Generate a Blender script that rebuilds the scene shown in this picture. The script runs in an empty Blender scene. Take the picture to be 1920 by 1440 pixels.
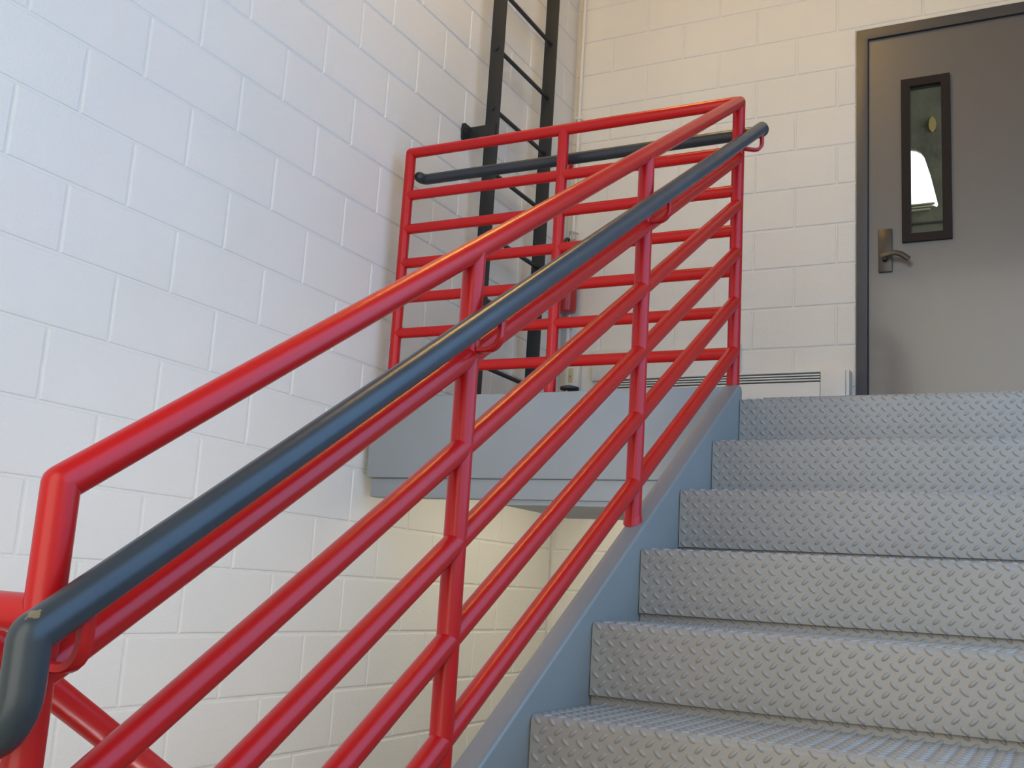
import bpy, bmesh, math, random
from mathutils import Vector, Matrix
from mathutils.geometry import tessellate_polygon

random.seed(7)
SC = bpy.context.scene
COL = SC.collection

# ---------------------------------------------------------------- camera
CAM = Vector((2.4196, -5.0896, -0.6417))
YAW, PITCH, ROLL, FPX = -0.4888, 0.1877, 0.0620, 2009.54
fwd = Vector((math.sin(YAW) * math.cos(PITCH), math.cos(YAW) * math.cos(PITCH), math.sin(PITCH)))
rgt = Vector((math.cos(YAW), -math.sin(YAW), 0.0))
upv = rgt.cross(fwd)
cr, sr = math.cos(ROLL), math.sin(ROLL)
rgt, upv = rgt * cr + upv * sr, upv * cr - rgt * sr
cd = bpy.data.cameras.new('camera')
cam = bpy.data.objects.new('camera', cd)
COL.objects.link(cam)
m = Matrix((rgt, upv, -fwd)).transposed().to_4x4()
m.translation = CAM
cam.matrix_world = m
cd.sensor_width = 36.0
cd.sensor_fit = 'HORIZONTAL'
cd.lens = FPX / 1920.0 * 36.0
cd.clip_start = 0.02
SC.camera = cam

# ---------------------------------------------------------------- light
world = bpy.data.worlds.new('sky')
SC.world = world
world.use_nodes = True
bg = world.node_tree.nodes['Background']
bg.inputs['Color'].default_value = (0.66, 0.82, 1.0, 1)
bg.inputs['Strength'].default_value = 6.0


def daylight(name, loc, direction, sx, sy, color, radiance):
    """daylight filling a window opening: an area light of the opening's size"""
    ld = bpy.data.lights.new(name, 'AREA')
    ld.shape = 'RECTANGLE'
    ld.size, ld.size_y = sx, sy
    ld.color = color
    ld.energy = math.pi * sx * sy * radiance
    o = bpy.data.objects.new(name, ld)
    COL.objects.link(o)
    o.location = loc
    o.rotation_euler = Vector(direction).to_track_quat('-Z', 'Y').to_euler()
    return o


ROOM_X, ROOM_Y, CEIL_Z, GROUND_Z = 2.95, -6.6, 3.5, -3.516
# window openings: (x0, x1, z0, z1) in the wall behind the camera, (y0, y1, z0, z1) in the right wall
WIN_FRONT = (0.60, 2.80, -1.7, 2.9)
WIN_RIGHT = (-5.0, -1.7, -0.5, 2.0)
daylight('window_daylight_front', ((WIN_FRONT[0] + WIN_FRONT[1]) / 2, ROOM_Y + 0.01, (WIN_FRONT[2] + WIN_FRONT[3]) / 2), (0, 1, 0),
         WIN_FRONT[1] - WIN_FRONT[0], WIN_FRONT[3] - WIN_FRONT[2], (1.0, 0.96, 0.83), 2.6)
daylight('window_daylight_right', (ROOM_X - 0.01, (WIN_RIGHT[0] + WIN_RIGHT[1]) / 2, (WIN_RIGHT[2] + WIN_RIGHT[3]) / 2), (-1, 0, 0),
         WIN_RIGHT[1] - WIN_RIGHT[0], WIN_RIGHT[3] - WIN_RIGHT[2], (0.30, 0.56, 1.0), 3.0)

SC.view_settings.view_transform = 'Standard'
SC.view_settings.look = 'None'
SC.view_settings.gamma = 1.0
SC.view_settings.use_curve_mapping = False
SC.view_settings.exposure = 0.06


# ---------------------------------------------------------------- materials
def new_mat(name, color, rough=0.5, metal=0.0, spec=0.5, bump=None, vary=0.0, vscale=3.0, coat=0.0):
    """bump = (scale, strength, distance)"""
    mt = bpy.data.materials.new(name)
    mt.use_nodes = True
    nt = mt.node_tree
    b = nt.nodes['Principled BSDF']
    b.inputs['Roughness'].default_value = rough
    b.inputs['Metallic'].default_value = metal
    b.inputs['Specular IOR Level'].default_value = spec
    b.inputs['Coat Weight'].default_value = coat
    b.inputs['Coat Roughness'].default_value = 0.12
    tc = nt.nodes.new('ShaderNodeTexCoord')
    geo = nt.nodes.new('ShaderNodeNewGeometry')
    if vary > 0:
        nz = nt.nodes.new('ShaderNodeTexNoise')
        nz.inputs['Scale'].default_value = vscale
        nz.inputs['Detail'].default_value = 4
        nt.links.new(geo.outputs['Position'], nz.inputs['Vector'])
        rp = nt.nodes.new('ShaderNodeMapRange')
        rp.inputs['From Min'].default_value = 0.3
        rp.inputs['From Max'].default_value = 0.7
        rp.inputs['To Min'].default_value = 1 - vary
        rp.inputs['To Max'].default_value = 1 + vary
        nt.links.new(nz.outputs['Fac'], rp.inputs['Value'])
        mx = nt.nodes.new('ShaderNodeVectorMath')
        mx.operation = 'SCALE'
        mx.inputs[0].default_value = color
        nt.links.new(rp.outputs['Result'], mx.inputs['Scale'])
        nt.links.new(mx.outputs['Vector'], b.inputs['Base Color'])
    else:
        b.inputs['Base Color'].default_value = (*color, 1)
    if bump:
        n2 = nt.nodes.new('ShaderNodeTexNoise')
        n2.inputs['Scale'].default_value = bump[0]
        n2.inputs['Detail'].default_value = 5
        n2.inputs['Roughness'].default_value = 0.6
        nt.links.new(geo.outputs['Position'], n2.inputs['Vector'])
        bp = nt.nodes.new('ShaderNodeBump')
        bp.inputs['Strength'].default_value = bump[1]
        bp.inputs['Distance'].default_value = bump[2]
        nt.links.new(n2.outputs['Fac'], bp.inputs['Height'])
        nt.links.new(bp.outputs['Normal'], b.inputs['Normal'])
    return mt


def emit_mat(name, color, strength):
    mt = bpy.data.materials.new(name)
    mt.use_nodes = True
    nt = mt.node_tree
    nt.nodes.remove(nt.nodes['Principled BSDF'])
    e = nt.nodes.new('ShaderNodeEmission')
    e.inputs['Color'].default_value = (*color, 1)
    e.inputs['Strength'].default_value = strength
    nt.links.new(e.outputs['Emission'], nt.nodes['Material Output'].inputs['Surface'])
    return mt


def glass_mat(name, tint=(0.55, 0.56, 0.5)):
    mt = bpy.data.materials.new(name)
    mt.use_nodes = True
    nt = mt.node_tree
    nt.nodes.remove(nt.nodes['Principled BSDF'])
    t = nt.nodes.new('ShaderNodeBsdfTransparent')
    t.inputs['Color'].default_value = (*tint, 1)
    g = nt.nodes.new('ShaderNodeBsdfGlossy')
    g.inputs['Roughness'].default_value = 0.02
    f = nt.nodes.new('ShaderNodeFresnel')
    f.inputs['IOR'].default_value = 1.45
    mx = nt.nodes.new('ShaderNodeMixShader')
    nt.links.new(f.outputs[0], mx.inputs[0])
    nt.links.new(t.outputs[0], mx.inputs[1])
    nt.links.new(g.outputs[0], mx.inputs[2])
    nt.links.new(mx.outputs[0], nt.nodes['Material Output'].inputs['Surface'])
    return mt


M = {
    'block': new_mat('painted_block', (0.74, 0.72, 0.66), 0.55, bump=(120, 0.7, 0.0035), vary=0.025, vscale=1.7, spec=0.35),
    'mortar': new_mat('painted_mortar', (0.72, 0.70, 0.64), 0.6, bump=(200, 0.3, 0.002), spec=0.3),
    'plaster': new_mat('painted_plaster', (0.72, 0.71, 0.67), 0.6, bump=(90, 0.15, 0.002), vary=0.03),
    'red': new_mat('red_gloss_paint', (0.48, 0.007, 0.007), 0.30, spec=0.36, bump=(38, 0.10, 0.004)),
    'slate': new_mat('slate_gloss_paint', (0.036, 0.045, 0.051), 0.31, spec=0.40, bump=(45, 0.08, 0.003), vary=0.12, vscale=9),
    'tread': new_mat('grey_deck_paint', (0.295, 0.268, 0.228), 0.40, spec=0.5, bump=(70, 0.12, 0.002), vary=0.06, vscale=4),
    'stringer': new_mat('blue_grey_paint', (0.225, 0.225, 0.200), 0.36, spec=0.5, bump=(30, 0.08, 0.003), vary=0.05, vscale=3),
    'fascia': new_mat('light_grey_paint', (0.28, 0.305, 0.325), 0.5, spec=0.45, bump=(30, 0.06, 0.003), vary=0.04, vscale=3),
    'ladder': new_mat('black_ladder_paint', (0.018, 0.021, 0.023), 0.5, spec=0.4),
    'door': new_mat('grey_door_paint', (0.110, 0.104, 0.100), 0.34, spec=1.0, coat=0.6, bump=(18, 0.05, 0.004), vary=0.03, vscale=2),
    'frame': new_mat('dark_frame_paint', (0.065, 0.067, 0.078), 0.4, spec=0.45, vary=0.05, vscale=6),
    'lite': new_mat('bronze_lite_frame', (0.022, 0.018, 0.018), 0.6, spec=0.15),
    'bronze': new_mat('aged_bronze', (0.085, 0.075, 0.062), 0.38, metal=0.6, vary=0.1, vscale=20),
    'soffit': new_mat('grey_soffit', (0.22, 0.21, 0.19), 0.7),
    'white': new_mat('white_enamel', (0.72, 0.71, 0.66), 0.4, spec=0.4),
    'slot': new_mat('black_slot', (0.02, 0.02, 0.02), 0.8),
    'extinguisher': new_mat('extinguisher_red', (0.36, 0.012, 0.012), 0.3, spec=0.5),
    'steel': new_mat('bare_steel', (0.5, 0.5, 0.48), 0.28, metal=1.0),
    'ivory': new_mat('ivory_plastic', (0.55, 0.46, 0.25), 0.4),
    'rubber': new_mat('black_rubber', (0.02, 0.02, 0.022), 0.6),
    'concrete': new_mat('grey_concrete', (0.25, 0.245, 0.235), 0.7, bump=(40, 0.2, 0.004), vary=0.08),
    'stone': new_mat('dark_stone', (0.11, 0.092, 0.062), 0.8, bump=(18, 0.5, 0.02), vary=0.35, vscale=5),
    'pale_stone': new_mat('pale_stone_sill', (0.42, 0.37, 0.25), 0.7),
    'glass': glass_mat('wired_glass', (0.78, 0.78, 0.70)),
    'tinted': glass_mat('sky_dimming_glass', (0.06, 0.07, 0.08)),  # dark tint added to hold the sky back; area lights supply the daylight
    'lamp': emit_mat('warm_tube', (1.0, 0.60, 0.14), 72.0),
    'fill_low': emit_mat('warm_fill_glow', (1.0, 0.90, 0.69), 2.0),  # glow of the added fill panel below the landing
    'fill_strip': emit_mat('fill_strip_glow', (1.0, 1.0, 1.0), 46.0),  # glow of the added fill strip below the stringer
    'lens': emit_mat('yellow_lamp', (1.0, 0.8, 0.35), 0.28),
}


# ---------------------------------------------------------------- object helpers
def tag(o, label=None, cat=None, group=None, kind=None):
    if label:
        o['label'] = label
    if cat:
        o['category'] = cat
    if group:
        o['group'] = group
    if kind:
        o['kind'] = kind
    return o


def obj(name, me, mat, parent=None):
    if isinstance(me, bmesh.types.BMesh):
        bm = me
        bmesh.ops.recalc_face_normals(bm, faces=bm.faces)
        me = bpy.data.meshes.new(name)
        bm.to_mesh(me)
        bm.free()
    if mat is not None and not me.materials:
        me.materials.append(M[mat])
    o = bpy.data.objects.new(name, me)
    COL.objects.link(o)
    o.parent = parent
    return o


def empty(name, loc=(0, 0, 0)):
    """things are laid out in world coordinates, so the Empty keeps an identity-rotation and its children get the inverse offset"""
    o = bpy.data.objects.new(name, None)
    o.empty_display_size = 0.1
    COL.objects.link(o)
    o.location = loc
    return o


def under(o, root):
    """parent o (built in world space) to root without moving it"""
    o.parent = root
    o.matrix_parent_inverse = Matrix.Translation(-Vector(root.location))
    return o


def smooth(me, angle=40):
    for p in me.polygons:
        p.use_smooth = True
    try:
        me.set_sharp_from_angle(angle=math.radians(angle))
    except Exception:
        pass


def box(bm, x0, x1, y0, y1, z0, z1, bevel=0.0):
    v = [bm.verts.new((x, y, z)) for x in (x0, x1) for y in (y0, y1) for z in (z0, z1)]
    fs = [(0, 1, 3, 2), (4, 6, 7, 5), (0, 4, 5, 1), (2, 3, 7, 6), (0, 2, 6, 4), (1, 5, 7, 3)]
    faces = [bm.faces.new([v[i] for i in f]) for f in fs]
    if bevel > 0:
        es = list({e for f in faces for e in f.edges})
        bmesh.ops.bevel(bm, geom=es, offset=bevel, segments=2, affect='EDGES', profile=0.5)
    return bm


def boxobj(name, ext, mat, parent=None, bevel=0.0):
    o = obj(name, box(bmesh.new(), *ext, bevel=bevel), mat)
    if bevel:
        smooth(o.data, 35)
    if parent is not None:
        under(o, parent)
    return o


def frame_axes(d):
    d = d.normalized()
    a = Vector((0, 0, 1)) if abs(d.z) < 0.9 else Vector((1, 0, 0))
    u = d.cross(a).normalized()
    return u, u.cross(d).normalized()


def round_path(pts, radius, n=7):
    """replace the inner corners of a polyline with arcs; radius may be a list (0 = keep the mitre)"""
    pts = [Vector(p) for p in pts]
    out = [pts[0]]
    for i in range(1, len(pts) - 1):
        r = radius[i - 1] if isinstance(radius, (list, tuple)) else radius
        a, b, c = pts[i - 1], pts[i], pts[i + 1]
        if r <= 0:
            out.append(b)
            continue
        d1, d2 = (a - b).normalized(), (c - b).normalized()
        ang = d1.angle(d2)
        t = r / math.tan(ang / 2)
        ctr = b + (d1 + d2).normalized() * (r / math.sin(ang / 2))
        s, e = b + d1 * t - ctr, b + d2 * t - ctr
        tot = s.angle(e)
        ax = s.cross(e).normalized()
        for k in range(n + 1):
            out.append(ctr + Matrix.Rotation(tot * k / n, 3, ax) @ s)
    out.append(pts[-1])
    return out


def tube(bm, pts, r, seg=20, caps=(True, True), domes=(False, False), section=None):
    """mitred sweep. section: list of 2-D points (u, v) replaces the circle"""
    pts = [Vector(p) for p in pts]
    n = len(pts)
    dirs = [(pts[i + 1] - pts[i]).normalized() for i in range(n - 1)]
    if domes[0]:
        st = []
        for k in range(4):
            a = math.radians(8 + 82 * k / 4)
            st.append((pts[0] - dirs[0] * (r * math.cos(a)), math.sin(a)))
    u, v = frame_axes(dirs[0])
    rings = []
    sec = section or [(r * math.cos(2 * math.pi * k / seg), r * math.sin(2 * math.pi * k / seg)) for k in range(seg)]
    cur = dirs[0]
    for i in range(n):
        if i == 0:
            d0 = d1 = dirs[0]
        elif i == n - 1:
            d0 = d1 = dirs[-1]
        else:
            d0, d1 = dirs[i - 1], dirs[i]
        if (d0 - cur).length > 1e-6:
            q = cur.rotation_difference(d0)
            u, v = q @ u, q @ v
            cur = d0
        nrm = (d0 + d1).normalized()
        ring = []
        for (a, b) in sec:
            p = pts[i] + u * a + v * b
            t = (pts[i] - p).dot(nrm) / d0.dot(nrm)
            ring.append(bm.verts.new(p + d0 * t))
        rings.append(ring)
    # domes
    def dome(ring, centre, d, front):
        prev = ring
        for k in range(1, 4):
            a = math.radians(90 * k / 4)
            nr = [bm.verts.new(centre + (w.co - centre) * (math.cos(a)) + d * (r * math.sin(a))) for w in ring]
            for j in range(len(nr)):
                bm.faces.new((prev[j], prev[(j + 1) % len(nr)], nr[(j + 1) % len(nr)], nr[j]))
            prev = nr
        bm.faces.new(prev)
    for i in range(n - 1):
        a, b = rings[i], rings[i + 1]
        for j in range(len(a)):
            bm.faces.new((a[j], a[(j + 1) % len(a)], b[(j + 1) % len(a)], b[j]))
    if domes[0]:
        dome(rings[0], pts[0], -dirs[0], True)
    elif caps[0]:
        bm.faces.new(rings[0][::-1])
    if domes[1]:
        dome(rings[-1], pts[-1], dirs[-1], False)
    elif caps[1]:
        bm.faces.new(rings[-1])
    return bm


def tubeobj(name, pts, r, mat, parent, seg=24, **kw):
    o = obj(name, tube(bmesh.new(), pts, r, seg, **kw), mat)
    smooth(o.data, 45)
    return under(o, parent)


def prism(bm, poly, axis, a0, a1, bevel=0.0):
    """extrude a 2-D polygon; axis 'x': poly is (y, z), axis 'y': poly is (x, z), axis 'z': poly is (x, y)"""
    def mk(p, a):
        return {'x': (a, p[0], p[1]), 'y': (p[0], a, p[1]), 'z': (p[0], p[1], a)}[axis]
    A = [bm.verts.new(mk(p, a0)) for p in poly]
    B = [bm.verts.new(mk(p, a1)) for p in poly]
    n = len(poly)
    fs = [bm.faces.new(A), bm.faces.new(B[::-1])]
    for i in range(n):
        fs.append(bm.faces.new((A[i], A[(i + 1) % n], B[(i + 1) % n], B[i])))
    if bevel > 0:
        bmesh.ops.bevel(bm, geom=list({e for f in fs[:2] for e in f.edges}), offset=bevel, segments=2, affect='EDGES', profile=0.5)
    return bm


def lathe(bm, prof, centre, seg=24):
    """prof: (radius, z)"""
    rings = []
    for r, z in prof:
        rings.append([bm.verts.new((centre[0] + r * math.cos(2 * math.pi * k / seg), centre[1] + r * math.sin(2 * math.pi * k / seg), centre[2] + z)) for k in range(seg)])
    for a, b in zip(rings, rings[1:]):
        for j in range(seg):
            bm.faces.new((a[j], a[(j + 1) % seg], b[(j + 1) % seg], b[j]))
    bm.faces.new(rings[0][::-1])
    bm.faces.new(rings[-1])
    return bm


# ---------------------------------------------------------------- dimensions
H = 0.2032                          # course height and half a block
ZP, YP, XP = 0.3766, -3.4019, 1.0338
XS, YN, T, R_ = 1.4741, -1.7489, 0.2807, 0.1758     # stair: inner face of stringer, top nosing, run, rise
SL = R_ / T
XR, YL, ZT = 1.4371, -1.6978, 1.0555                # guard: plane, landing line, top of guard
Y2, Y1, Y0 = -2.5546, -3.4222, -4.2771              # posts down the flight
XM, XL = 0.770, 0.0899                              # posts along the landing
D1, DD, E1, EE = 0.2032, 0.1703, 0.181, 0.1421
PR = 0.0212                                         # pipe radius
XE = 2.72                                           # right end of the treads
MID_Z = -10 * R_
NSTEP = 10
rail_z = lambda y: ZT + SL * (y - YL)
nose_z = lambda y: SL * (y - YN)
DOOR = (1.535, 2.575, 2.183)                         # outer frame edges and head


# ---------------------------------------------------------------- block walls
BLK = {}
JOINT, DEPTH = 0.0050, 0.0048


def block_mesh(w, h, axis):
    """a block's painted face with eased edges, origin at the lower inner corner; axis is the way the face runs ('y': faces +x, 'x': faces -y)"""
    key = (round(w, 3), round(h, 3), axis)
    if key in BLK:
        return BLK[key]
    bm = bmesh.new()
    g, e = JOINT, 0.0035
    def P(a, b, d):
        return (d, a, b) if axis == 'y' else (a, -d, b)
    def ring(i, d):
        return [bm.verts.new(P(a, b, d)) for a, b in ((g + i, g + i), (w - g - i, g + i), (w - g - i, h - g - i), (g + i, h - g - i))]
    r0, r1, r2 = ring(-0.001, -DEPTH), ring(0.0012, -0.001), ring(e + 0.0012, 0.0)
    for A, B in ((r0, r1), (r1, r2)):
        for k in range(4):
            bm.faces.new((A[k], A[(k + 1) % 4], B[(k + 1) % 4], B[k]))
    bm.faces.new(r2)
    bm.faces.new(r0[::-1])
    bmesh.ops.recalc_face_normals(bm, faces=bm.faces)
    me = bpy.data.meshes.new('block')
    bm.to_mesh(me)
    bm.free()
    me.materials.append(M['block'])
    BLK[key] = me
    return me


def in_view(p, margin=0.12):
    d = Vector(p) - CAM
    z = d.dot(fwd)
    if z < 0.3:
        return False
    x, y = d.dot(rgt) / z * FPX / 960.0, d.dot(upv) / z * FPX / 720.0
    return abs(x) < 1 + margin and abs(y) < 1 + margin


def lay_blocks(parent, axis, lo, hi, z_lo, z_hi, origin, parity, holes=(), face=0.0, limit=290):
    """parity(j) -> 0/1: on which half-block steps a course has its upright joints"""
    cells = []
    j0 = math.floor((z_lo - ZP) / H) - 1
    j1 = math.ceil((z_hi - ZP) / H) + 1
    for j in range(j0, j1):
        z0, z1 = max(z_lo, ZP + j * H), min(z_hi, ZP + (j + 1) * H)
        if z1 - z0 < 0.02:
            continue
        i0 = math.floor((lo - origin) / H) - 2
        i1 = math.ceil((hi - origin) / H) + 2
        for i in range(i0, i1):
            if (i - parity(j)) % 2:
                continue
            a0, a1 = max(lo, origin + i * H), min(hi, origin + (i + 2) * H)
            if a1 - a0 < 0.02:
                continue
            parts = [(a0, a1, z0, z1)]
            for (h0, h1, g0, g1) in holes:
                nxt = []
                for (p0, p1, q0, q1) in parts:
                    if p1 <= h0 or p0 >= h1 or q1 <= g0 or q0 >= g1:
                        nxt.append((p0, p1, q0, q1))
                        continue
                    if p0 < h0:
                        nxt.append((p0, h0, q0, q1))
                    if p1 > h1:
                        nxt.append((h1, p1, q0, q1))
                    if q0 < g0:
                        nxt.append((max(p0, h0), min(p1, h1), q0, g0))
                    if q1 > g1:
                        nxt.append((max(p0, h0), min(p1, h1), g1, q1))
                parts = nxt
            cells += [c for c in parts if c[1] - c[0] > 0.02 and c[3] - c[2] > 0.015]
    def mid(c):
        a, z = (c[0] + c[1]) / 2, (c[2] + c[3]) / 2
        return Vector((face, a, z)) if axis == 'y' else Vector((a, face, z))
    seen = [c for c in cells if any(in_view((Vector((face, a, z)) if axis == 'y' else Vector((a, face, z))), 0.02)
                                    for a in (c[0], c[1], (c[0] + c[1]) / 2) for z in (c[2], c[3]))]
    seen.sort(key=lambda c: (mid(c) - CAM).length)
    single = set(seen[:limit])
    rest = [c for c in cells if c not in single]
    for c in seen[:limit]:
        me = block_mesh(c[1] - c[0], c[3] - c[2], axis)
        o = bpy.data.objects.new('block', me)
        COL.objects.link(o)
        o.location = (face, c[0], c[2]) if axis == 'y' else (c[0], face, c[2])
        o.parent = parent
    if rest:
        bm = bmesh.new()
        for c in rest:
            me = block_mesh(c[1] - c[0], c[3] - c[2], axis)
            off = Vector((face, c[0], c[2])) if axis == 'y' else Vector((c[0], face, c[2]))
            n0 = len(bm.verts)
            bm.from_mesh(me)
            bm.verts.ensure_lookup_table()
            for v in bm.verts[n0:]:
                v.co += off
        o = obj('block_field', bm, 'block', parent)
        tag(o, kind='stuff')


# left wall: mortar backing and blocks
wl = boxobj('wall_left', (-0.2, -DEPTH + 0.0005, ROOM_Y, 0.0, GROUND_Z, CEIL_Z), 'mortar')
tag(wl, 'white painted block wall running beside the red railing', 'wall', kind='structure')
lay_blocks(wl, 'y', ROOM_Y, 0.0, GROUND_Z, CEIL_Z, YP, lambda j: j % 2)

# back wall with the door opening
bm = bmesh.new()
yb0, yb1 = DEPTH - 0.0005, 0.2
box(bm, -0.2, DOOR[0] + 0.02, yb0, yb1, GROUND_Z, CEIL_Z)
box(bm, DOOR[1] - 0.02, ROOM_X + 0.2, yb0, yb1, GROUND_Z, CEIL_Z)
box(bm, DOOR[0] + 0.02, DOOR[1] - 0.02, yb0, yb1, DOOR[2] - 0.02, CEIL_Z)
box(bm, DOOR[0] + 0.02, DOOR[1] - 0.02, yb0, yb1, GROUND_Z, -0.05)
wb = obj('wall_back', bm, 'mortar')
tag(wb, 'cream painted block wall around the grey door', 'wall', kind='structure')
lay_blocks(wb, 'x', 0.0, ROOM_X, GROUND_Z, CEIL_Z, XP, lambda j: (j + 1) % 2, holes=[(DOOR[0], DOOR[1], -0.05, DOOR[2])])


# right wall and the wall behind the camera, with window openings
def wall_with_hole(name, axis, pos, thick, a0, a1, z0, z1, hole, label):
    bm = bmesh.new()
    h0, h1, g0, g1 = hole
    for (p0, p1, q0, q1) in ((a0, h0, z0, z1), (h1, a1, z0, z1), (h0, h1, z0, g0), (h0, h1, g1, z1)):
        if axis == 'y':
            box(bm, pos, pos + thick, p0, p1, q0, q1)
        else:
            box(bm, p0, p1, pos - thick, pos, q0, q1)
    o = obj(name, bm, 'plaster')
    return tag(o, label, 'wall', kind='structure')


wall_with_hole('wall_right', 'y', ROOM_X, 0.2, ROOM_Y - 0.2, 0.0, GROUND_Z, CEIL_Z, WIN_RIGHT, 'plain white wall on the far side of the stairs')
wall_with_hole('wall_front', 'x', ROOM_Y, 0.2, -0.2, ROOM_X, GROUND_Z, CEIL_Z, WIN_FRONT, 'white wall with the tall window facing the stairs')


def window(name, axis, pos, hole, label):
    h0, h1, g0, g1 = hole
    f = 0.05
    bm = bmesh.new()
    def bx(p0, p1, q0, q1):
        if axis == 'y':
            box(bm, pos + 0.07, pos + 0.12, p0, p1, q0, q1)
        else:
            box(bm, p0, p1, pos - 0.12, pos - 0.07, q0, q1)
    bx(h0, h0 + f, g0, g1); bx(h1 - f, h1, g0, g1); bx(h0 + f, h1 - f, g0, g0 + f); bx(h0 + f, h1 - f, g1 - f, g1)
    mid = (h0 + h1) / 2
    bx(mid - 0.02, mid + 0.02, g0 + f, g1 - f)
    w = tag(obj(name, bm, 'frame'), label, 'window', kind='structure')
    for p0, p1 in ((h0 + f, mid - 0.02), (mid + 0.02, h1 - f)):
        if axis == 'y':
            boxobj('pane', (pos + 0.093, pos + 0.097, p0, p1, g0 + f, g1 - f), 'tinted', w)
        else:
            boxobj('pane', (p0, p1, pos - 0.097, pos - 0.093, g0 + f, g1 - f), 'tinted', w)


window('window_1', 'x', ROOM_Y, WIN_FRONT, 'dark framed stair window in the front wall')
window('window_2', 'y', ROOM_X, WIN_RIGHT, 'dark framed side window in the plain wall')

ce = boxobj('ceiling', (-0.2, ROOM_X + 0.2, ROOM_Y - 0.2, 0.2, CEIL_Z, CEIL_Z + 0.2), 'soffit')
tag(ce, 'white ceiling over the stairwell', 'ceiling', kind='structure')
fl = boxobj('floor', (-0.2, ROOM_X + 0.2, ROOM_Y - 0.2, 0.2, GROUND_Z - 0.2, GROUND_Z), 'concrete')
tag(fl, 'grey concrete floor at the foot of the stairwell', 'floor', kind='structure')
mf = boxobj('floor_mid_landing', (0.0, ROOM_X, ROOM_Y, YN - (NSTEP - 1) * T - 0.03, MID_Z - 0.12, MID_Z), 'fascia')
tag(mf, 'grey half landing between the two stair flights', 'floor', kind='structure')

# ---------------------------------------------------------------- upper landing
ld = empty('landing_platform', (0.75, YL, 0.0))
tag(ld, 'grey steel landing platform with a deep edge beam under the red railing', 'landing')
FY = YL - 0.034
bm = bmesh.new()
box(bm, 0.028, XS - 0.052, FY, FY + 0.066, -0.262, 0.048, bevel=0.006)
o = obj('edge_beam', bm, 'fascia'); smooth(o.data, 35); under(o, ld)
boxobj('lower_beam', (0.045, XS - 0.052, FY + 0.014, FY + 0.075, -0.334, -0.2625), 'fascia', ld, bevel=0.003)
boxobj('deck', (0.004, ROOM_X - 0.004, YN + 0.31, -0.002, -0.045, -0.0005), 'tread', ld)
boxobj('deck', (0.028, XS - 0.052, FY + 0.067, YN + 0.3095, -0.045, -0.0005), 'tread', ld)
boxobj('soffit_plate', (0.60, XS - 0.052, FY + 0.03, FY + 0.62, -0.352, -0.3345), 'fascia', ld)

# ---------------------------------------------------------------- stair flight
st = empty('stair_flight', (XS, YN, 0))
tag(st, 'grey steel stairs with raised diamond pattern plate on treads and risers', 'stairs')
NR, TH, SK = 0.014, 0.0045, 0.021
LIP_Y, LIP_H = T + 0.011, 0.058


def step_profile():
    """outer surface of the bent plate in (y, z), nosing front at y = 0, tread at z = 0"""
    pts = [(0.0, -(R_ - SK))]
    for k in range(9):
        a = math.pi - (math.pi / 2) * k / 8
        pts.append((NR + NR * math.cos(a), -NR + NR * math.sin(a)))
    r2 = 0.005
    for k in range(4):
        a = -math.pi / 2 + (math.pi / 2) * k / 3
        pts.append((LIP_Y - r2 + r2 * math.cos(a), r2 + r2 * math.sin(a)))
    pts.append((LIP_Y, LIP_H))
    return pts


PROF = step_profile()
ARC = [0.0]
for a, b in zip(PROF, PROF[1:]):
    ARC.append(ARC[-1] + math.dist(a, b))


def on_profile(s):
    s = min(max(s, 0.0), ARC[-1])
    for i in range(len(PROF) - 1):
        if s <= ARC[i + 1] or i == len(PROF) - 2:
            a, b = PROF[i], PROF[i + 1]
            f = (s - ARC[i]) / (ARC[i + 1] - ARC[i])
            ty, tz = (b[0] - a[0]) / (ARC[i + 1] - ARC[i]), (b[1] - a[1]) / (ARC[i + 1] - ARC[i])
            return (a[0] + (b[0] - a[0]) * f, a[1] + (b[1] - a[1]) * f), (-tz, ty)


def plate_mesh(x0, x1):
    bm = bmesh.new()
    outer, inner = [], []
    for i, (y, z) in enumerate(PROF):
        _, n1 = on_profile(max(ARC[i] - 1e-4, 0))
        _, n2 = on_profile(min(ARC[i] + 1e-4, ARC[-1]))
        nv = Vector((n1[0] + n2[0], n1[1] + n2[1])).normalized()
        outer.append((y, z))
        inner.append((y - nv[0] * TH, z - nv[1] * TH))
    grid = {}
    for side, x in enumerate((x0, x1)):
        for nm, line in (('o', outer), ('i', inner)):
            for i, (y, z) in enumerate(line):
                grid[side, nm, i] = bm.verts.new((x, y, z))
    n = len(PROF)
    for i in range(n - 1):
        bm.faces.new((grid[0, 'o', i], grid[1, 'o', i], grid[1, 'o', i + 1], grid[0, 'o', i + 1]))
        bm.faces.new((grid[0, 'i', i + 1], grid[1, 'i', i + 1], grid[1, 'i', i], grid[0, 'i', i]))
        for s in (0, 1):
            bm.faces.new((grid[s, 'o', i], grid[s, 'o', i + 1], grid[s, 'i', i + 1], grid[s, 'i', i]))
    for i in (0, n - 1):
        bm.faces.new((grid[0, 'o', i], grid[1, 'o', i], grid[1, 'i', i], grid[0, 'i', i]))
    bmesh.ops.recalc_face_normals(bm, faces=bm.faces)
    me = bpy.data.meshes.new('step_plate')
    bm.to_mesh(me)
    bm.free()
    me.materials.append(M['tread'])
    smooth(me, 30)
    return me


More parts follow.
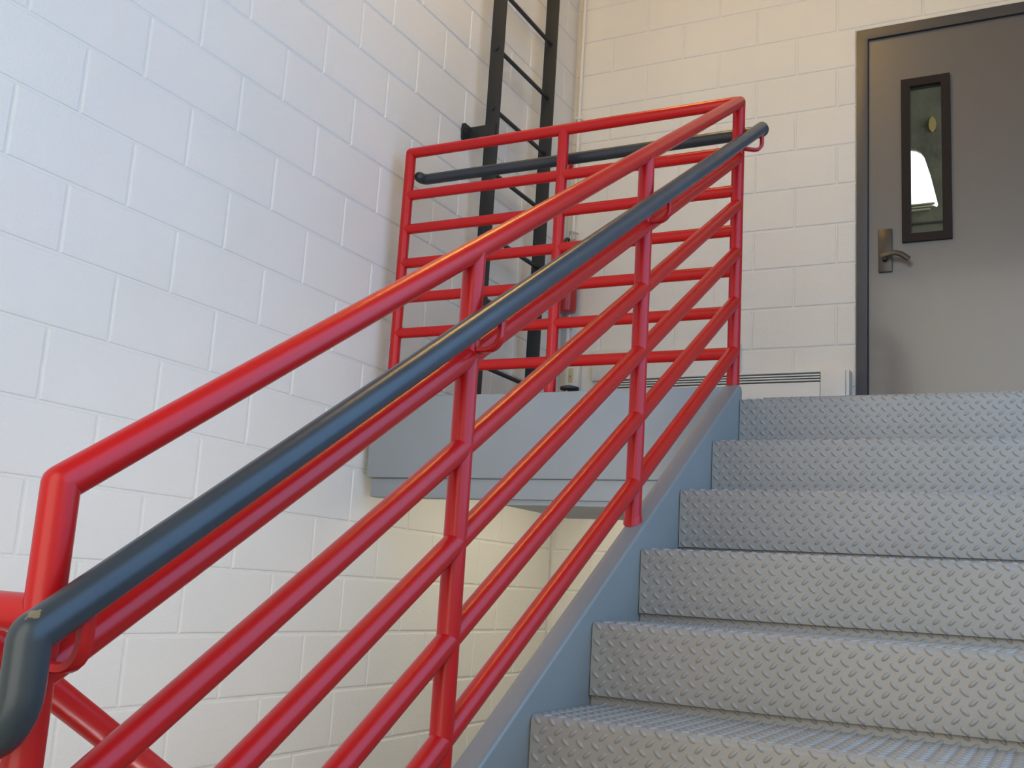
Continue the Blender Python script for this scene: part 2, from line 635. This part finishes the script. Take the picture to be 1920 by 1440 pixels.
def lug_mesh(x0, x1):
    """raised lugs of the plate, alternately turned, following the bends of the plate"""
    verts, faces = [], []
    per, pers, L, W, HH = 0.0308, 0.0345, 0.0115, 0.0050, 0.0028
    NSEG = 8
    s_max = ARC[-1] - 0.004
    r = 0
    s = 0.008
    while s < s_max:
        x = x0 + 0.012 + (per / 2 if r % 2 else 0.0)
        ang = math.radians(42 if r % 2 else -42)
        ca, sa = math.cos(ang), math.sin(ang)
        while x < x1 - 0.012:
            base = len(verts)
            ok = True
            for (sc, hh) in ((1.0, 0.0), (0.80, 0.62), (0.45, 0.96)):
                for k in range(NSEG):
                    t = 2 * math.pi * k / NSEG
                    a, b = L * sc * math.cos(t), W * sc * math.sin(t) * (1.0 if sc == 1 else 0.9)
                    dx, ds = a * ca - b * sa, a * sa + b * ca
                    (y, z), nn = on_profile(s + ds)
                    h = HH * hh - (0.0003 if hh == 0 else 0)
                    verts.append((x + dx, y + nn[0] * h, z + nn[1] * h))
            for q in range(2):
                for k in range(NSEG):
                    a, b = base + q * NSEG + k, base + q * NSEG + (k + 1) % NSEG
                    faces.append((a, b, b + NSEG, a + NSEG))
            faces.append(tuple(base + 2 * NSEG + k for k in range(NSEG)))
            x += per
        s += pers / 2
        r += 1
    me = bpy.data.meshes.new('lugs')
    me.from_pydata(verts, [], faces)
    me.materials.append(M['tread'])
    for p in me.polygons:
        p.use_smooth = True
    return me


PLATE, LUGS = plate_mesh(XS + 0.0025, XE), lug_mesh(XS + 0.0025, XE)
for k in range(NSTEP):
    s = obj('step', PLATE, None, st)
    s.location = (-XS, -k * T, -k * R_)
    l = obj('raised_lugs', LUGS, None, s)
    tag(l, kind='stuff')


def stringer(x_in, sgn, name='stringer'):
    """channel: web with its face at x_in, flanges turned away from the treads (sgn = -1 on the left)"""
    top, bot, w, tw = 0.043, -0.235, 0.050, 0.008
    ya, yb = YN - (NSTEP - 1) * T - 0.10, YN + 0.028
    zt = lambda y: nose_z(y) + top
    zb = lambda y: nose_z(y) + bot
    x_out = x_in + sgn * w
    xw = x_in + sgn * tw
    # section: outline of the channel in (x, h) with an eased inner top edge
    rr = 0.008
    sec = [(x_in, bot)]
    for k in range(5):
        a = math.pi / 2 * k / 4
        sec.append((x_in + sgn * (rr - rr * math.cos(a)), top - rr + rr * math.sin(a)))
    sec += [(x_out, top), (x_out, top - 0.010), (xw, top - 0.012), (xw, bot + 0.012), (x_out, bot + 0.010), (x_out, bot)]
    bm = bmesh.new()
    # stations along the flight; the top end drops in a quarter round
    stations = [(ya, 0.0)]
    r_end = 0.028
    stations.append((yb - r_end, 0.0))
    for k in range(1, 6):
        a = math.pi / 2 * k / 5
        stations.append((yb - r_end + r_end * math.sin(a), -(r_end - r_end * math.cos(a))))
    rings = []
    for (y, dz) in stations:
        rings.append([bm.verts.new((x, y, nose_z(y) + h + (dz if h > 0 else 0.0))) for (x, h) in sec])
    n = len(sec)
    for a, b in zip(rings, rings[1:]):
        for j in range(n):
            bm.faces.new((a[j], a[(j + 1) % n], b[(j + 1) % n], b[j]))
    bm.faces.new(rings[0])
    bm.faces.new(rings[-1][::-1])
    o = obj(name, bm, 'stringer')
    smooth(o.data, 40)
    return under(o, st)


stringer(XS, -1)
stringer(XE + 0.002, 1)

# ---------------------------------------------------------------- red guard railing
gr = empty('guard_railing', (XR, YL, 0.05))
tag(gr, 'red pipe guard railing climbing the stairs and turning along the landing', 'railing')


def cope(o, y, b):
    """cut the foot of a post to the slope of the stringer"""
    for v in o.data.vertices:
        if v.co.z < b + 0.03:
            v.co.z += SL * (v.co.y - y) + 0.0008


# stair part
tubeobj('top_rail', [(XR, Y0, rail_z(Y0)), (XR, YL, ZT)], PR, 'red', gr, domes=(True, True))
tubeobj('top_rail', [(XR, YL, ZT), (XL, YL, ZT)], PR, 'red', gr, domes=(True, True))
drops = [D1 + i * DD for i in range(5)]
for d in drops:
    tubeobj('rail', [(XR, Y0, rail_z(Y0) - d), (XR, YL, ZT - d)], PR, 'red', gr)
for y in (Y0, Y1, Y2):
    b = nose_z(y) + 0.043
    p = tubeobj('post', [(XR, y, b), (XR, y, rail_z(y))], PR, 'red', gr)
    cope(p, y, b)
    w = obj('weld', lathe(bmesh.new(), [(PR + 0.0022, 0.0), (PR + 0.0018, 0.008), (PR, 0.020)], (XR, y, b)), 'red')
    smooth(w.data, 50); under(w, gr)
    cope(w, y, b)
tubeobj('post', [(XR, YL, 0.0485), (XR, YL, ZT)], PR, 'red', gr)
for x in (XM, XL):
    tubeobj('post', [(x, YL, 0.0485), (x, YL, ZT)], PR, 'red', gr)
for d in [E1 + i * EE for i in range(6)]:
    tubeobj('rail', [(XR, YL, ZT - d), (XL, YL, ZT - d)], PR * 0.95, 'red', gr)

# guard of the flight below, seen past the newel
XG = 1.20
g2 = empty('guard_railing', (XG, Y0, MID_Z))
tag(g2, 'red pipe railing of the lower flight, crossing behind the newel at bottom', 'railing')
zc = -0.700
low_z = lambda y: zc - SL * (y - (Y0 + 0.045))
YE = -1.95
cr_ = tubeobj('cross_rail', [(XR - PR, Y0, zc), (XG, Y0, zc)], PR, 'red', g2, domes=(False, True), caps=(False, True))
for v in cr_.data.vertices:
    if v.co.x > XR - PR - 0.001:
        v.co.x = XR - math.sqrt(max(PR * PR - (v.co.y - Y0) ** 2, 0.0)) - 0.0006
tubeobj('top_rail', [(XG, Y0, zc), (XG, Y0 + 0.045, zc), (XG, YE, low_z(YE))], PR, 'red', g2, domes=(True, True))
for d in (0.20, 0.37, 0.54, 0.71, 0.88):
    tubeobj('rail', [(XG, Y0, low_z(Y0) - d), (XG, YE, low_z(YE) - d)], PR, 'red', g2)
for y in (Y0, (Y0 + YE) / 2, YE):
    tubeobj('post', [(XG, y, max(low_z(y) - 1.05, GROUND_Z) if y != Y0 else MID_Z), (XG, y, low_z(y))], PR, 'red', g2)

# ---------------------------------------------------------------- slate handrail
HR_, XH, HDROP = 0.0218, 1.505, 0.1145
hand_z = lambda y: rail_z(y) - HDROP
YH = YL + 0.075
ZH = hand_z(YH - 0.03)
hr = empty('handrail', (XH, Y0, hand_z(Y0) - 0.1))
tag(hr, 'dark slate tubular handrail bracketed to the stair side of the red railing', 'handrail')
YB = -4.345
path = [(XH - 0.30, YB, hand_z(YB) - 0.105), (XH, YB, hand_z(YB) - 0.105), (XH, YB, hand_z(YB)), (XH, YH - 0.03, ZH), (XH, YH, ZH), (XL + 0.02, YH, ZH), (XL + 0.02, YL + PR + HR_ + 0.001, ZH)]
tubeobj('rail', round_path(path, [0.055, 0.010, 0.012, 0.022, 0.022], n=8), HR_, 'slate', hr, seg=28, domes=(False, True))

nt = M['slate'].node_tree
pb = nt.nodes['Principled BSDF']
ge = nt.nodes.new('ShaderNodeNewGeometry')
ds = nt.nodes.new('ShaderNodeVectorMath'); ds.operation = 'DISTANCE'
ds.inputs[1].default_value = (XH + 0.006, YB - 0.004, hand_z(YB) + 0.021)
nz = nt.nodes.new('ShaderNodeTexNoise'); nz.inputs['Scale'].default_value = 160
sm = nt.nodes.new('ShaderNodeMath'); sm.operation = 'MULTIPLY_ADD'; sm.inputs[1].default_value = 0.014
rm = nt.nodes.new('ShaderNodeMapRange')
rm.inputs['From Min'].default_value = 0.0130; rm.inputs['From Max'].default_value = 0.0142
rm.inputs['To Min'].default_value = 1.0; rm.inputs['To Max'].default_value = 0.0
mxc = nt.nodes.new('ShaderNodeMix'); mxc.data_type = 'RGBA'
mxc.inputs['B'].default_value = (0.20, 0.145, 0.085, 1)
nt.links.new(ge.outputs['Position'], ds.inputs[0])
nt.links.new(ge.outputs['Position'], nz.inputs['Vector'])
nt.links.new(nz.outputs['Fac'], sm.inputs[0])
nt.links.new(ds.outputs['Value'], sm.inputs[2])
nt.links.new(sm.outputs[0], rm.inputs['Value'])
nt.links.new(pb.inputs['Base Color'].links[0].from_socket, mxc.inputs['A'])
nt.links.new(rm.outputs['Result'], mxc.inputs['Factor'])
nt.links.new(mxc.outputs['Result'], pb.inputs['Base Color'])


def bracket(p_post, axis, out, parent, zoff=0.078, half=0.009):
    """flat bar that leaves a post sideways and turns up under the handrail"""
    x, y, z = p_post
    dx, dy = axis
    a = Vector((x + dx * (PR + 0.0004), y + dy * (PR + 0.0004), z - zoff))
    b = Vector((x + dx * out, y + dy * out, z - zoff))
    c = Vector((x + dx * out, y + dy * out, z - HR_ - 0.0004))
    pts = round_path([a, b, c], 0.028, n=6)
    sec = [(sx * 0.0050 if abs(dx) else sx * half, sy * half if abs(dx) else sy * 0.0050) for sx, sy in ((-1, -1), (1, -1), (1, 1), (-1, 1))]
    u, v = frame_axes(Vector((dx, dy, 0)))
    side = Vector((-dy, dx, 0))
    thin, wide = 0.0055, half
    su = wide if abs(u.dot(side)) > 0.5 else thin
    sv = wide if abs(v.dot(side)) > 0.5 else thin
    e = 0.7
    sec = [(-su, -sv * e), (-su * e, -sv), (su * e, -sv), (su, -sv * e), (su, sv * e), (su * e, sv), (-su * e, sv), (-su, sv * e)]
    bm = bmesh.new()
    tube(bm, pts, 0.006, section=sec)
    o = obj('bracket', bm, 'red')
    smooth(o.data, 50)
    return under(o, parent)


for y in (Y0 + 0.0, Y1, Y2):
    bracket((XR, y, hand_z(y)), (1, 0), XH - XR, hr)
bracket((XR, YL, ZH - 0.004), (0.80, 0.60), (XH - XR) / 0.80, hr)
bracket((XM, YL, ZH), (0, 1), YH - YL, hr)

# ---------------------------------------------------------------- ladder on the left wall
la = empty('wall_ladder', (0.115, -0.82, 0.0))
tag(la, 'black steel ladder fixed upright to the left block wall behind the railing', 'ladder')
LYA, LYB, LX0, LX1 = -1.105, -0.560, 0.080, 0.150
for y in (LYA, LYB):
    boxobj('side_rail', (LX0, LX1, y - 0.005, y + 0.005, 0.0, CEIL_Z - 0.02), 'ladder', la, bevel=0.0015)
for k in range(11):
    z = 0.315 + 0.299 * k
    tubeobj('rung', [(0.115, LYA - 0.012, z), (0.115, LYB + 0.012, z)], 0.0105, 'ladder', la, seg=12)
for y, s in ((LYA, -1), (LYB, 1)):
    for z in ((1.385, 2.9) if s < 0 else (2.9,)):
        bm = bmesh.new()
        box(bm, 0.0012, LX1 - 0.01, min(y + s * 0.006, y + s * 0.014), max(y + s * 0.006, y + s * 0.014), z - 0.045, z + 0.045, bevel=0.002)
        e, rr = y + s * 0.082, 0.022
        pl = [(y + s * 0.0145, z - 0.045)]
        for k in range(6):
            a = math.pi / 2 * k / 5
            pl.append((e - s * rr + s * rr * math.sin(a), z - 0.045 + rr - rr * math.cos(a)))
        for k in range(6):
            a = math.pi / 2 * k / 5
            pl.append((e - s * rr + s * rr * math.cos(a), z + 0.045 - rr + rr * math.sin(a)))
        pl.append((y + s * 0.0145, z + 0.045))
        prism(bm, pl, 'x', 0.0012, 0.0095)
        o = obj('wall_bracket', bm, 'ladder')
        under(o, la)
        tubeobj('bolt', [(0.009, y + s * 0.060, z), (0.017, y + s * 0.060, z)], 0.008, 'ladder', la, seg=6)

# ---------------------------------------------------------------- corner conduit
cp = empty('corner_conduit', (0.037, -0.012, 0.0))
tag(cp, 'thin white painted conduit standing in the wall corner by the ladder', 'pipe')
tubeobj('tube', [(0.040, -0.014, 0.0), (0.040, -0.014, CEIL_Z - 0.002)], 0.0105, 'white', cp, seg=14)
for z in (0.75, 1.95, 3.0):
    boxobj('strap', (0.022, 0.062, -0.0262, -0.0008, z - 0.008, z + 0.008), 'white', cp, bevel=0.002)

# ---------------------------------------------------------------- door in the back wall
dx0, dx1, dzt = DOOR
do = empty('door_1', ((dx0 + dx1) / 2, 0, 0))
tag(do, 'grey painted steel door with a narrow glass lite and dark frame', 'door', kind='structure')
FW = 0.052
bm = bmesh.new()
prism(bm, [(dx0, 0.0), (dx0 + FW, 0.0), (dx0 + FW, dzt - FW), (dx1 - FW, dzt - FW), (dx1 - FW, 0.0), (dx1, 0.0), (dx1, dzt), (dx0, dzt)], 'y', -0.012, 0.15, bevel=0.0025)
o = obj('door_frame', bm, 'frame'); smooth(o.data, 35); under(o, do)
lx0, lx1, lz1 = dx0 + FW + 0.004, dx1 - FW - 0.004, dzt - FW - 0.004
# door stop behind the leaf, with dark gap
boxobj('weather_strip', (dx0 + FW, dx0 + FW + 0.0035, 0.006, 0.05, 0.0, dzt - FW), 'rubber', do)
LITE = (1.743, 1.963, 1.062, 1.884)
lf = 0.036
g = (LITE[0] + lf, LITE[1] - lf, LITE[2] + lf, LITE[3] - lf)
bm = bmesh.new()
ly0, ly1 = 0.004, 0.048
box(bm, lx0, g[0], ly0, ly1, 0.006, lz1)
box(bm, g[1], lx1, ly0, ly1, 0.006, lz1)
box(bm, g[0], g[1], ly0, ly1, 0.006, g[2])
box(bm, g[0], g[1], ly0, ly1, g[3], lz1)
lo = obj('door_leaf', bm, 'door'); under(lo, do)
lk = None
bm = bmesh.new()
for ext in ((LITE[0], g[0] + 0.004, LITE[2], LITE[3]), (g[1] - 0.004, LITE[1], LITE[2], LITE[3]),
            (g[0] + 0.004, g[1] - 0.004, LITE[2], g[2] + 0.004), (g[0] + 0.004, g[1] - 0.004, g[3] - 0.004, LITE[3])):
    box(bm, ext[0], ext[1], ly0 - 0.016, ly0 + 0.012, ext[2], ext[3])
o = obj('lite_frame', bm, 'lite'); under(o, do)
boxobj('glass_pane', (g[0], g[1], 0.022, 0.028, g[2], g[3]), 'glass', do)
# lever handle
PLX = (1.636, 1.698, 0.925, 1.137)
plate = boxobj('lock_plate', (PLX[0], PLX[1], ly0 - 0.014, ly0 - 0.0002, PLX[2], PLX[3]), 'bronze', do, bevel=0.003)
bm = bmesh.new()
c = Vector((1.667, ly0 - 0.014, 0.985))
tube(bm, [c, c + Vector((0, -0.045, 0))], 0.013, 16)
lev = round_path([c + Vector((-0.012, -0.045, 0.002)), c + Vector((0.060, -0.048, 0.022)), c + Vector((0.112, -0.046, -0.022))], 0.075, n=10)
sec = [(0.0075 * math.cos(2 * math.pi * k / 12), 0.0125 * math.sin(2 * math.pi * k / 12)) for k in range(12)]
tube(bm, lev, 0.008, section=sec)
o = obj('lever_handle', bm, 'bronze'); smooth(o.data, 50); under(o, do)

# ---------------------------------------------------------------- baseboard convector heater
he = empty('wall_heater', (0.93, -0.06, 0.0))
tag(he, 'long low white convector heater on the wall left of the grey door', 'heater')
hx0, hx1, hz1, hy = 0.300, 1.500, 0.446, -0.085
sx0, sx1, sz0, sz1 = 0.365, 1.385, 0.392, 0.438
boxobj('front_panel', (sx0, sx1, hy, -0.0008, 0.03, sz0), 'white', he, bevel=0.003)
boxobj('end_panel', (hx0, sx0 - 0.0015, hy, -0.0008, 0.03, hz1), 'white', he, bevel=0.003)
boxobj('end_panel', (sx1 + 0.0015, hx1, hy, -0.0008, 0.03, hz1), 'white', he, bevel=0.003)
boxobj('end_panel', (hx1 + 0.0008, hx1 + 0.016, hy + 0.008, -0.0008, 0.03, hz1 + 0.003), 'white', he, bevel=0.003)
boxobj('top_panel', (sx0, sx1, hy, -0.0008, sz1, hz1), 'white', he, bevel=0.002)
boxobj('grille_shadow_box', (sx0, sx1, -0.030, -0.0008, sz0, sz1), 'slot', he)
for k in range(3):
    z = sz0 + 0.008 + k * 0.0125
    boxobj('louver', (sx0 + 0.001, sx1 - 0.001, hy + 0.004, hy + 0.030, z, z + 0.0062), 'white', he)

wp = empty('wall_panel', (0.60, -0.01, 0.46))
tag(wp, 'flat white access panel on the block wall above the heater', 'panel')
boxobj('cover', (0.197, 0.985, -0.028, -0.0008, 0.4495, 0.612), 'white', wp, bevel=0.002)
for x in (0.26, 0.80):
    tubeobj('screw', [(x, -0.027, 0.535), (x, -0.031, 0.535)], 0.006, 'steel', wp, seg=10)

# ---------------------------------------------------------------- outlet, flange, extinguisher near the corner
ou = empty('wall_outlet', (0.092, -0.03, 0.42))
tag(ou, 'white electrical box with an ivory switch low in the wall corner', 'outlet')
boxobj('box', (0.055, 0.128, -0.046, -0.0008, 0.408, 0.560), 'white', ou, bevel=0.004)
boxobj('switch', (0.073, 0.098, -0.051, -0.0462, 0.44, 0.515), 'ivory', ou, bevel=0.002)
boxobj('toggle', (0.081, 0.090, -0.060, -0.0512, 0.470, 0.486), 'ivory', ou, bevel=0.002)

ex = empty('fire_extinguisher', (0.085, -0.135, 0.80))
tag(ex, 'red fire extinguisher hung on the left wall beside the ladder', 'fire extinguisher')
ec = (0.072, -0.115, 0.80)
prof = [(0.030, 0.0), (0.048, 0.006), (0.052, 0.02)] + [(0.052, 0.30)]
for k in range(1, 6):
    a = math.pi / 2 * k / 5
    prof.append((0.052 - 0.037 * (1 - math.cos(a)), 0.30 + 0.055 * math.sin(a)))
o = obj('cylinder', lathe(bmesh.new(), prof, ec), 'extinguisher'); smooth(o.data, 50); under(o, ex)
bm = lathe(bmesh.new(), [(0.015, 0.0), (0.015, 0.05), (0.010, 0.055), (0.010, 0.075)], (ec[0], ec[1], ec[2] + 0.355), 14)
o = obj('valve', bm, 'steel'); smooth(o.data, 40); under(o, ex)
bm = bmesh.new()
prism(bm, [(-0.115, 1.235), (-0.085, 1.245), (0.0 - 0.030, 1.262), (-0.030, 1.272), (-0.115, 1.256)], 'x', ec[0] - 0.009, ec[0] + 0.009, bevel=0.002)
o = obj('handle', bm, 'steel'); under(o, ex)
tubeobj('gauge', [(ec[0] + 0.012, ec[1], 1.19), (ec[0] + 0.034, ec[1], 1.19)], 0.017, 'steel', ex, seg=16)
tubeobj('hose', round_path([(ec[0], ec[1] - 0.015, 1.20), (ec[0], ec[1] - 0.066, 1.20), (ec[0], ec[1] - 0.066, 0.93)], 0.04), 0.009, 'rubber', ex, seg=10)
boxobj('hanger', (0.0008, 0.0262, ec[1] - 0.02, ec[1] + 0.02, 0.95, 1.12), 'steel', ex)

fg = empty('base_flange', (0.68, YL + 0.10, 0.0))
tag(fg, 'small round dark disc with a steel bolt at the landing edge by the middle post', 'flange')
fx, fy = 0.838, YL + 0.02
o = obj('disc', lathe(bmesh.new(), [(0.024, 0.0), (0.034, 0.004), (0.034, 0.012), (0.014, 0.018)], (fx, fy, 0.060), 24), 'ladder'); smooth(o.data, 40); under(o, fg)
o = obj('bolt', lathe(bmesh.new(), [(0.007, 0.0), (0.007, 0.0125)], (fx - 0.01, fy, 0.0475), 12), 'steel'); smooth(o.data, 40); under(o, fg)

# ---------------------------------------------------------------- dark space seen through the door glass
RY0, RY1 = 0.25, 2.5
bm = bmesh.new()
box(bm, 0.5, 0.7, RY0, RY1, -0.2, 3.6)
box(bm, 3.2, 3.4, RY0, RY1, -0.2, 1.0)
box(bm, 0.5, 3.4, RY0, RY1 + 0.2, 3.6, 3.8)
box(bm, 0.5, 3.4, RY0, RY1 + 0.2, -0.4, -0.2)
rs = obj('wall_beyond', bm, 'stone')
tag(rs, 'dark stone passage behind the door glass', 'wall', kind='structure')
outer = [(0.5, -0.2), (3.4, -0.2), (3.4, 3.6), (0.5, 3.6)]
hole = [(1.30, 2.163), (1.30, 2.60), (1.465, 2.59), (1.504, 2.580), (1.539, 2.556), (1.560, 2.523), (1.603, 2.368), (1.648, 2.155), (1.640, 2.140), (1.603, 2.163)]
bm = bmesh.new()
flat = outer + hole
tris = tessellate_polygon([[Vector((a, b, 0)) for a, b in outer], [Vector((a, b, 0)) for a, b in hole]])
VA = [bm.verts.new((a, RY1, b)) for a, b in flat]
VB = [bm.verts.new((a, RY1 + 0.03, b)) for a, b in flat]
for t in tris:
    bm.faces.new([VA[i] for i in t]); bm.faces.new([VB[i] for i in reversed(t)])
for idx in (range(0, 4), range(4, 4 + len(hole))):
    idx = list(idx)
    for a, b in zip(idx, idx[1:] + idx[:1]):
        bm.faces.new((VA[a], VA[b], VB[b], VB[a]))
fw_ = obj('wall_beyond_far', bm, 'stone')
tag(fw_, 'dark stone wall with a tapering daylight opening behind the door glass', 'wall', kind='structure')
lg = empty('ledge_courses', (1.45, RY1, 2.1))
tag(lg, 'thin pale ledge strips below the bright opening behind the door glass', 'ledge')
for k in range(3):
    z = 2.118 + 0.020 * k
    boxobj('strip', (1.30, 1.60 + 0.014 * k, RY1 - 0.03, RY1 - 0.001, z, z + 0.009), 'pale_stone', lg)
boxobj('strip', (0.71, 3.19, RY1 - 0.02, RY1 - 0.001, 2.020, 2.030), 'slot', lg)
wlmp = empty('wall_light', (1.62, RY1, 2.75))
tag(wlmp, 'small yellowish oval lamp on the dark stone behind the door glass', 'lamp')
o = obj('lens', lathe(bmesh.new(), [(0.006, -0.055), (0.020, -0.035), (0.026, 0.0), (0.020, 0.035), (0.006, 0.055)], (1.622, RY1 - 0.028, 2.745), 16), 'lens'); smooth(o.data, 60); under(o, wlmp)
boxobj('bracket', (1.602, 1.642, RY1 - 0.002, RY1 - 0.0002, 2.70, 2.79), 'slot', wlmp)

# ---------------------------------------------------------------- ceiling lamp over the landing
cl = empty('ceiling_light', (0.75, -1.9, CEIL_Z))
tag(cl, 'warm tubular ceiling light over the landing edge', 'lamp')
boxobj('housing', (0.55, 0.95, -2.55, -1.25, CEIL_Z - 0.06, CEIL_Z - 0.001), 'white', cl, bevel=0.005)
for x in (0.65, 0.85):
    tubeobj('lamp_tube', [(x, -2.50, CEIL_Z - 0.085), (x, -1.30, CEIL_Z - 0.085)], 0.018, 'lamp', cl, seg=10)

# ---------------------------------------------------------------- added fill strip under the stringer, brightens the lower left wall
ll = empty('stair_fill_strip', (XS - 0.06, -3.0, nose_z(-3.0) - 0.26))
tag(ll, 'added white fill light strip hidden under the outer stringer', 'lamp')
sx = XS - 0.064
tubeobj('housing', [(sx, -3.75, nose_z(-3.75) - 0.258), (sx, -1.95, nose_z(-1.95) - 0.258)], 0.012, 'white', ll, seg=8)
tubeobj('lamp_tube', [(sx - 0.022, -3.73, nose_z(-3.73) - 0.275), (sx - 0.022, -1.97, nose_z(-1.97) - 0.275)], 0.013, 'fill_strip', ll, seg=10)

# ---------------------------------------------------------------- added fill panel under the landing, brightens the wall below it
lp = empty('soffit_fill_panel', (0.75, -0.85, -0.05))
tag(lp, 'added warm fill light panel hidden under the landing deck', 'lamp')
boxobj('housing', (0.20, 1.36, -1.45, -0.16, -0.105, -0.0455), 'white', lp, bevel=0.004)
boxobj('diffuser', (0.22, 1.34, -1.43, -0.18, -0.118, -0.1052), 'fill_low', lp, bevel=0.004)
